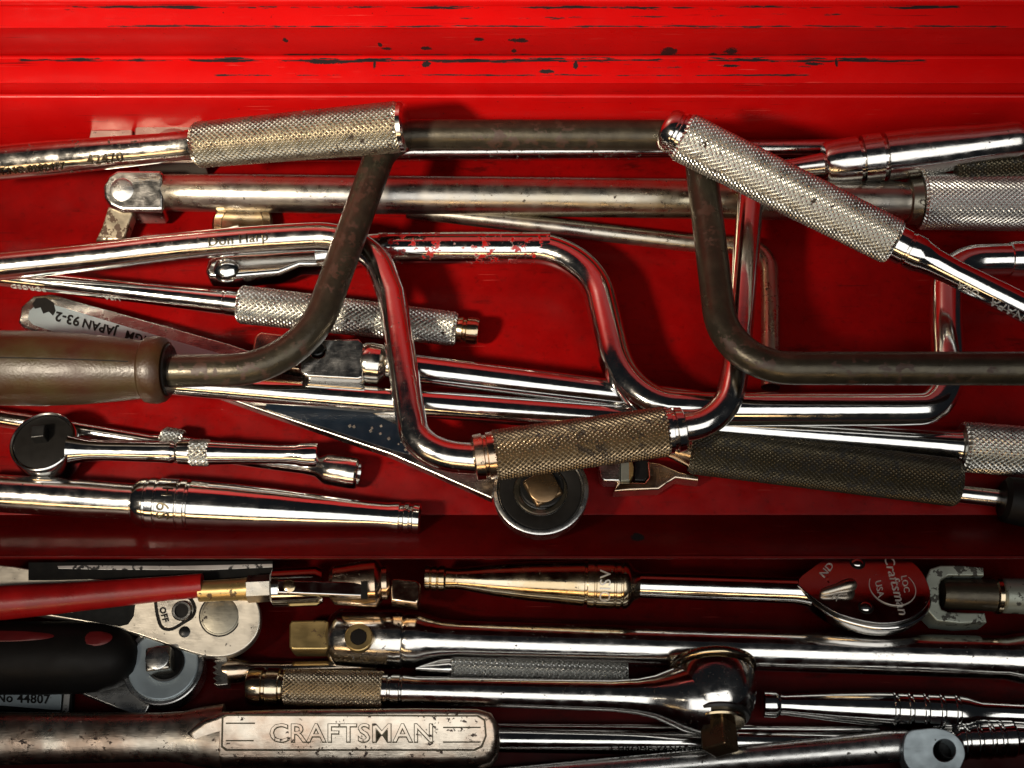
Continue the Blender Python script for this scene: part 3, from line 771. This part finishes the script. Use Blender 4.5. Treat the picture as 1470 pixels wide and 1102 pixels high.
# --- red sleeved driver with universal joint
t = Tool('red_sleeve_driver', 'red sleeved driver with brass neck and chrome universal joint tip under the drawer lip', 'driver', (290, 842, -110))
A, B = (0, 862, -70), (560, 836, -78)
t.tube('sleeve', [(-40, 868, -66), (60, 861, -68, 50), (180, 850, -70, 60), (291, 840, -72)], 25, 'red_plastic', r_end=17.5)
t.rod('neck', A, B, [(286, 15), (345, 16), (356, 17)], 'brass')
t.rod('hex_nut', A, B, [(354, 16), (356, 19.5), (390, 19.5), (393, 17)], 'satin', n=6, sharp=20, rot=0.5)
t.rod('rear_yoke', A, B, [(390, 24), (393, 28), (455, 28.5), (464, 24)], 'chrome_clean')
t.prism('joint_link', [(398, 832), (520, 835), (526, 841), (526, 851), (520, 856), (398, 851)], -46, 14, 'mirror_dark', 3, seg=3)
t.lathe('joint_pin', P(415, 841, -46), (0, -0.1, 1), [(-1, 9.5), (1.2, 9.5), (2.6, 7)], 'gold', n=28)
t.rod('front_yoke', A, B, [(474, 22), (480, 28), (520, 33), (540, 34), (545, 30), (549, 24), (556, 24), (560, 18)], 'copper')
t.prism('slot', [(518, 834), (527, 834), (527, 858), (518, 858)], -38, 8, 'ink', 0.5)
t.prism('square_drive', [(561, 832), (566, 829), (598, 832), (603, 838), (602, 860), (598, 867), (561, 862)], -62, 34, 'copper', 4, seg=3)

# --- logo ratchet
t = Tool('logo_plate_ratchet', 'quick release ratchet with dark red reflecting head plate, lever and two rivets', 'ratchet', (1000, 840, -150))
A, B = (610, 829, -104), (1160, 848, -100)
t.rod('handle', A, B, [(609, 14), (611, 18), (617, 18.5), (619, 16.5), (621, 18.5), (627, 18.5), (629, 16.5), (631, 18.5), (638, 18.5), (641, 16), (655, 15), (670, 17), (710, 23), (760, 28), (810, 31), (838, 33), (839, 31), (842, 31), (843, 34.5), (852, 35), (853, 33.5), (855, 33.5), (856, 35), (880, 35), (881, 33.5), (883, 33.5), (884, 35), (890, 35), (891, 32.5), (893, 32.5), (894, 35), (900, 34), (905, 30), (910, 23), (918, 19)], 'gold')
t.rod('shaft', A, B, [(908, 17), (920, 18.5), (1000, 19), (1100, 19), (1140, 19), (1165, 24), (1185, 28)], 'chrome_clean')
t.text_rod('OISV', A, B, 868, 35.2, -0.1, 22, 'letter', rot=R(90), ext=0.5)
ho = [(1146, 838), (1165, 815), (1195, 797), (1240, 784), (1285, 793), (1318, 813), (1334, 842), (1334, 862), (1318, 881), (1290, 892), (1255, 893), (1215, 884), (1188, 872)]
zh = lambda x, y: -70 + (y - 842) * 0.45
zc = -70
t.prism('head_plate', catmull(ho, 4), zh, 6, 'mirror_dark', 1.5)
shr = lambda k, dx=0, dy=0: [(1245 + (x - 1245) * k + dx, 842 + (y - 842) * k + dy) for x, y in ho]
t.prism('upper_body', catmull(shr(0.985, 0, 2), 4), lambda x, y: zh(x, y) - 6.3, 18, 'black_steel', 3)
t.prism('lower_body', catmull(shr(1.0, 3, 10), 4), lambda x, y: zh(x, y) - 24.6, 40, 'chrome_clean', 7, seg=4)
t.rod('lever', (1180, 851, zc + 8), (1226, 838, zc + 10), [(1178, 3), (1181, 5.5), (1190, 7), (1202, 7.5), (1212, 9.5), (1220, 10), (1226, 8), (1229, 4)], 'satin')
for (x, y) in ((1231, 808), (1243, 872)): t.lathe('rivet_seat', P(x, y, zh(0, y)), (0, 0.43, 1), [(-1, 11), (0.6, 11), (0.7, 10)], 'ink', n=32)
t.lathe('rivet', P(1231, 808, zh(0, 808)), (0, 0, 1), [(0, 8.5), (1, 8.5), (3, 6), (3.8, 3)], 'chrome', n=28)
t.lathe('rivet', P(1243, 872, zh(0, 872)), (0, 0, 1), [(0, 8.5), (1, 8.5), (3, 6), (3.8, 3)], 'chrome', n=28)
lc = P(1281, 843, zh(0, 843))
t.lathe('logo_ring', lc, (0, 0.43, 1), [(0, 33.5), (0.9, 33.3), (0.9, 32.2), (0, 32)], 'letter', n=64, ring=True)
t.text_flat('Craftsman', 1285, 838, zh, 20, 'letter', rot=R(-75), shear=0.3, lift=0.7)
t.text_flat('USA', 1262, 845, zh, 13, 'letter', rot=R(-78), lift=0.6)
t.text_flat('LOC', 1299, 838, zh, 12, 'letter', rot=R(-78), lift=0.6)
t.text_flat('ND', 1187, 818, zh, 15, 'letter', rot=R(50), lift=0.6)
t.text_flat('H', 1199, 857, zh, 14, 'letter', rot=R(-25), lift=0.6)

# --- pale universal joint fork
t = Tool('joint_fork', 'pale grey green universal joint fork beside the dark red head plate at right', 'universal joint', (1390, 855, -150))
t.prism('fork', [(1329, 830), (1335, 816), (1350, 811), (1380, 811), (1412, 814), (1413, 826), (1362, 826), (1351, 832), (1349, 842), (1349, 866), (1352, 874), (1362, 878), (1390, 879), (1414, 879), (1417, 893), (1380, 895), (1345, 891), (1333, 878), (1330, 860)], lambda x, y: -94 - (y - 855) * 0.14, 44, 'green_steel', 2.5)
A, B = (1355, 852, -108), (1480, 856, -108)
t.rod('pin_block', A, B, [(1352, 20), (1358, 22), (1420, 23), (1427, 24)], 'dark_steel')
t.rod('ring', A, B, [(1426, 24), (1428, 27), (1434, 27), (1437, 24)], 'gold')
t.rod('barrel', A, B, [(1436, 22), (1440, 25), (1490, 26)], 'green_steel')

# --- big flex bar
t = Tool('flex_bar', 'thick chrome flex bar with golden square drive and hex screw in its boxy head', 'breaker bar', (900, 925, -168))
A, B = (470, 914, -130), (1470, 945, -136)
t.rod('shaft', A, B, [(578, 38), (584, 40.5), (600, 40), (615, 35.5), (635, 30.5), (660, 28.5), (1000, 29), (1300, 30), (1440, 31), (1465, 36), (1510, 38)], 'chrome')
t.rod('head', A, B, [(470, 24), (474, 32), (486, 41), (570, 42.5), (578, 42.5), (580, 39)], 'chrome_pitted', sharp=40, squash=0.93)
sc = t.lathe('hex_screw', P(515, 915, -86), (0, 0.03, 1), [(-10, 20), (2.5, 20), (3.5, 18.5), (3.5, 12), (-2, 11)], 'brass', n=36)
t.lathe('hex_bore', P(515, 915, -86), (0, 0.03, 1), [(2.0, 12.5), (4.1, 12.5), (4.2, 11.5)], 'ink', n=6, parent=sc, rot=0.5)
t.prism('square_drive', [(415, 896), (418, 890), (464, 889), (474, 892), (474, 930), (466, 933), (420, 933), (415, 928)], -108, 42, 'brass', 4, seg=3)

# --- black grip
t = Tool('black_grip', 'matt black plastic grip with red inlays at the left edge', 'handle', (80, 945, -168))
A, B = (0, 944, -116), (210, 944, -116)
t.rod('grip', A, B, [(-60, 52), (60, 52), (110, 51), (145, 48), (170, 42), (186, 33), (195, 22), (198, 10)], 'black_plastic', n=56)
t.patch_rod('inlay', A, B, 146, 48, 0.62, 25, 13, 'red_inlay')
t.patch_rod('inlay', A, B, 15, 52.2, 0.62, 75, 10, 'red_inlay')

# --- round head ratchet, lower
t = Tool('silver_disc_ratchet', 'ratchet with round silver face and white square drive beside the black grip', 'ratchet', (243, 965, -168))
hc = P(243, 966, -160)
hx = Vector((0.04, 0.02, 1)).normalized()
t.prism('handle', [(205, 1032), (122, 998), (50, 965), (60, 930), (180, 935), (240, 960)], -140, 16, 'satin_white', 2.5)
t.lathe('head', hc, hx, [(0, 50), (3, 54), (42, 56.5), (46, 56), (47, 54.5), (47, 51), (43, 50), (42, 4)], 'satin_white', n=64)
t.lathe('face_plate', hc, hx, [(40, 48.5), (46.5, 48.5), (47.5, 47), (46, 28), (45, 22), (43, 21)], 'plate_grey', n=64)
t.lathe('bore_ring', hc + Vector((4, 3, 0)), hx, [(42, 26), (48, 26), (48.5, 24), (46, 21), (44, 10)], 'black_steel', n=40)
t.block('square_drive', hc + Vector((2, 4, 0)), (-0.04, 0.02, 1), (1, 0.12, 0), (42, 70, 17.5), 'satin', bevel=4.5)
t.lathe('drive_tip', hc + Vector((2, 4, 0)), (-0.04, 0.02, 1), [(68, 16.5), (71.2, 16.5), (72, 15)], 'satin_white', n=36)

# --- numbered plate
t = Tool('numbered_bar', 'flat bar stamped with a number below the black grip at left edge', 'flat bar', (40, 1008, -168))
t.prism('bar', [(-30, 978), (104, 984), (103, 1024), (-30, 1018)], -152, 14, 'black_paint', 2)
t.prism('number_plate', [(-30, 982), (89, 988), (87, 1020), (-30, 1010)], lambda x, y: -151 - (y - 1003) * 0.05, 3, 'plate_grey', 1)
t.prism('end_band', [(92, 990), (101, 990), (98, 1022), (89, 1022)], -150, 4, 'worn_white', 1)
t.text_flat('No 44807', 33, 1003, -150.6, 18, 'ink', rot=R(-2), lift=0.5, bold=0.35)

# --- toothed wrench
t = Tool('toothed_wrench', 'small golden wrench with toothed end between the silver disc head and the knurled ratchet', 'wrench', (370, 960, -160))
t.rod('shaft', (310, 963, -138), (560, 956, -150), [(318, 16), (328, 19), (345, 18), (362, 13), (400, 11), (540, 10)], 'copper')
t.prism('toothed_end', [(306, 948), (320, 945), (326, 946), (327, 982), (312, 984), (306, 981), (311, 977), (305, 973), (311, 969), (305, 965), (311, 961), (305, 957), (311, 953)], -122, 26, 'satin', 1.2)

# --- knurled rod between
t = Tool('slender_knurled_rod', 'slender grey knurled rod lying between the thick flex bar and the knob headed ratchet', 'rod', (775, 963, -160))
t.knurl('grip', (648, 960, -146), (900, 970, -146), 649, 901, 18, 'knurl_satin', 6.4, 2.2)
t.rod('end_neck', (648, 960, -146), (900, 970, -146), [(598, 10), (630, 12), (645, 14), (650, 12)], 'chrome')

# --- ratchet with thumb ring head
t = Tool('thumb_ring_ratchet', 'chrome ratchet with knurled grip and domed head, bronze square drive pointing to the front', 'ratchet', (700, 995, -160))
A, B = (357, 985, -124), (1025, 1002, -100)
t.rod('end_cap', A, B, [(355, 19), (358, 25), (364, 27), (378, 27), (380, 24.5), (383, 24.5), (385, 27), (402, 27), (404, 24.5), (407, 24.5), (409, 26), (412, 24)], 'gold')
t.knurl('grip', A, B, 410, 550, 26.5, 'knurl_gold', 6.0, 1.9, cham=1)
t.rod('shaft', A, B, [(547, 20), (550, 22), (557, 22), (558.5, 20), (561, 20), (562.5, 22), (574, 22), (575.5, 20.5), (577, 20.5), (579, 22), (588, 21), (600, 20), (800, 21.5), (880, 22.5), (915, 25.5), (940, 31), (960, 39), (980, 47), (1000, 52), (1015, 54)], 'chrome')
hc = P(1027, 1003, -98)
hx = Vector((0.0, -0.975, 0.22)).normalized()
t.lathe('head', hc, hx, [(-42, 40), (-41, 55), (-37, 59), (-30, 60.5), (-18, 60.5), (-6, 59.5), (5, 57.5), (14, 54.5), (21, 50.5), (26, 46), (27, 42)], 'chrome', n=72)
t.lathe('thumb_ring', hc, hx, [(-56, 50), (-54, 61), (-52, 63.5), (-45, 63.5), (-43, 61), (-42, 50)], 'gold', n=150, gear=0.035, sharp=60)
t.lathe('seal_ring', hc, hx, [(24, 47), (28, 47.5), (31, 45), (31, 20)], 'black_steel', n=64)
t.lathe('drive_disc', hc, hx, [(30, 40), (36, 40), (38.5, 38), (38.5, 10)], 'gold', n=56)
t.block('square_drive', hc, hx, (0.78, 0.13, 0.60), (36, 78, 19.5), 'bronze', bevel=3.5)

# --- ringed chrome handle, right
t = Tool('waisted_handle', 'waisted chrome handle with five ring grooves right of the domed head', 'ratchet handle', (1280, 1018, -165))
A, B = (1095, 1010, -134), (1475, 1026, -134)
gr = []
for x in (1281, 1302, 1324, 1347, 1369):
    gr += [(x - 2.5, 25), (x - 1.2, 26.5), (x + 0.6, 26.5), (x + 1.6, 22.5), (x + 4.2, 22.5), (x + 5.4, 25)]
t.rod('handle', A, B, [(1094, 15), (1096, 19), (1112, 19.5), (1116, 18), (1119, 15.5), (1126, 15), (1150, 17), (1200, 21), (1250, 24), (1275, 25)] + gr + [(1385, 24), (1396, 21), (1408, 17.5), (1440, 16.5), (1520, 16.5)], 'chrome_clean')

# --- ringed handle beneath, lower right
t = Tool('red_lit_handle', 'chrome ringed handle glowing with red reflections in the lower right corner', 'ratchet handle', (1420, 1060, -168))
A, B = (1370, 1064, -144), (1480, 1060, -144)
gr = []
for x in (1382, 1400, 1418, 1433):
    gr += [(x - 2.5, 25.5), (x - 1.2, 27), (x + 0.6, 27), (x + 1.6, 23), (x + 4.2, 23), (x + 5.4, 25.5)]
t.rod('handle', A, B, [(1340, 17), (1366, 18), (1372, 23), (1376, 25)] + gr + [(1445, 25.5), (1452, 26), (1456, 23), (1470, 22), (1520, 23)], 'chrome_clean')

# --- vanadium rod
t = Tool('stamped_rod', 'dark polished round bar with faint stamped lettering behind the flat ended wrench', 'bar', (900, 1062, -168))
A, B = (640, 1060, -150), (1270, 1068, -150)
t.rod('shaft', A, B, [(640, 15), (644, 19), (1260, 18), (1268, 14)], 'chrome_clean')
t.text_rod('CHROME-VANADIUM', A, B, 945, 19, -0.62, 14, 'ink', ext=0.3)
t.rod('upper_rod', (640, 1043, -160), (1270, 1047, -160), [(640, 6), (1255, 7), (1262, 5)], 'chrome')

# --- open ended grey plate wrench
t = Tool('eye_ended_wrench', 'satin wrench with flat pale blue grey eye end pierced by one dark hole', 'wrench', (1200, 1085, -160))
A, B = (740, 1117, -142), (1300, 1070, -128)
t.rod('shaft', A, B, [(690, 17), (740, 17), (900, 18), (1080, 19), (1200, 21), (1270, 23), (1303, 22), (1312, 16)], 'satin_white', squash=0.8)
t.prism('eye_plate', [(1297, 1068), (1304, 1050), (1325, 1046), (1345, 1045), (1366, 1051), (1381, 1065), (1386, 1082), (1382, 1096), (1374, 1108), (1350, 1116), (1325, 1116), (1308, 1106), (1298, 1090)], lambda x, y: -104 - (y - 1077) * 0.2, 26, 'plate_grey', 2, holes=((1356, 1077, 16),), smooth=3)
t.lathe('bushing', P(1356, 1077, -130), (0, 0, 1), [(2, 15.8), (20, 15.8), (22, 14.5), (22, 13), (6, 12.5)], 'black_steel', n=36)

# --- engraved forged handle
t = Tool('engraved_handle', 'broad forged chrome wrench handle with raised name panel along the bottom edge', 'wrench', (500, 1060, -165))
A, B = (0, 1060, -106), (320, 1057, -104)
t.rod('shaft', A, B, [(-60, 38), (0, 37), (120, 35.5), (230, 34), (262, 36), (285, 41), (320, 46)], 'forged', n=48, sharp=40, squash=0.5)
hb = [(262, 1050), (290, 1030), (318, 1019), (400, 1016), (600, 1014), (685, 1015), (705, 1021), (715, 1036), (718, 1058), (714, 1082), (704, 1094), (685, 1099), (500, 1099), (318, 1098), (292, 1086), (270, 1068)]
zt = lambda x, y: -84 - (y - 1057) * 0.36
t.prism('handle', hb, zt, 54, 'forged', 12, seg=3)
pn = [(320, 1030), (326, 1027), (685, 1028), (695, 1034), (697, 1056), (691, 1071), (680, 1076), (326, 1076), (319, 1071)]
t.prism('panel_groove', [(508 + (x - 508) * 1.010, 1052 + (y - 1052) * 1.07) for x, y in pn], lambda x, y: zt(x, y) + 0.8, 3, 'letter_dark', 0.4)
t.prism('name_panel', pn, lambda x, y: zt(x, y) + 1.5, 3, 'forged', 1.0)
t.text_flat('CRAFTSMAN', 505, 1054, lambda x, y: zt(x, y) + 1.5, 37, 'letter_dark', lift=0.5, ext=0.3, bold=1.15, sx=1.08)
t.text_flat('CRAFTSMAN', 505, 1053.6, lambda x, y: zt(x, y) + 1.5, 37, 'forged', lift=0.6, ext=1.6, bold=-0.1, sx=1.08)
for (x0, x1, y) in ((324, 366, 1038), (324, 364, 1063), (636, 690, 1044), (636, 690, 1065)):
    t.prism('panel_line', [(x0, y - 0.9), (x1, y - 0.9), (x1, y + 0.9), (x0, y + 0.9)], lambda x, y: zt(x, y) + 2.2, 2, 'letter_dark', 0.3)
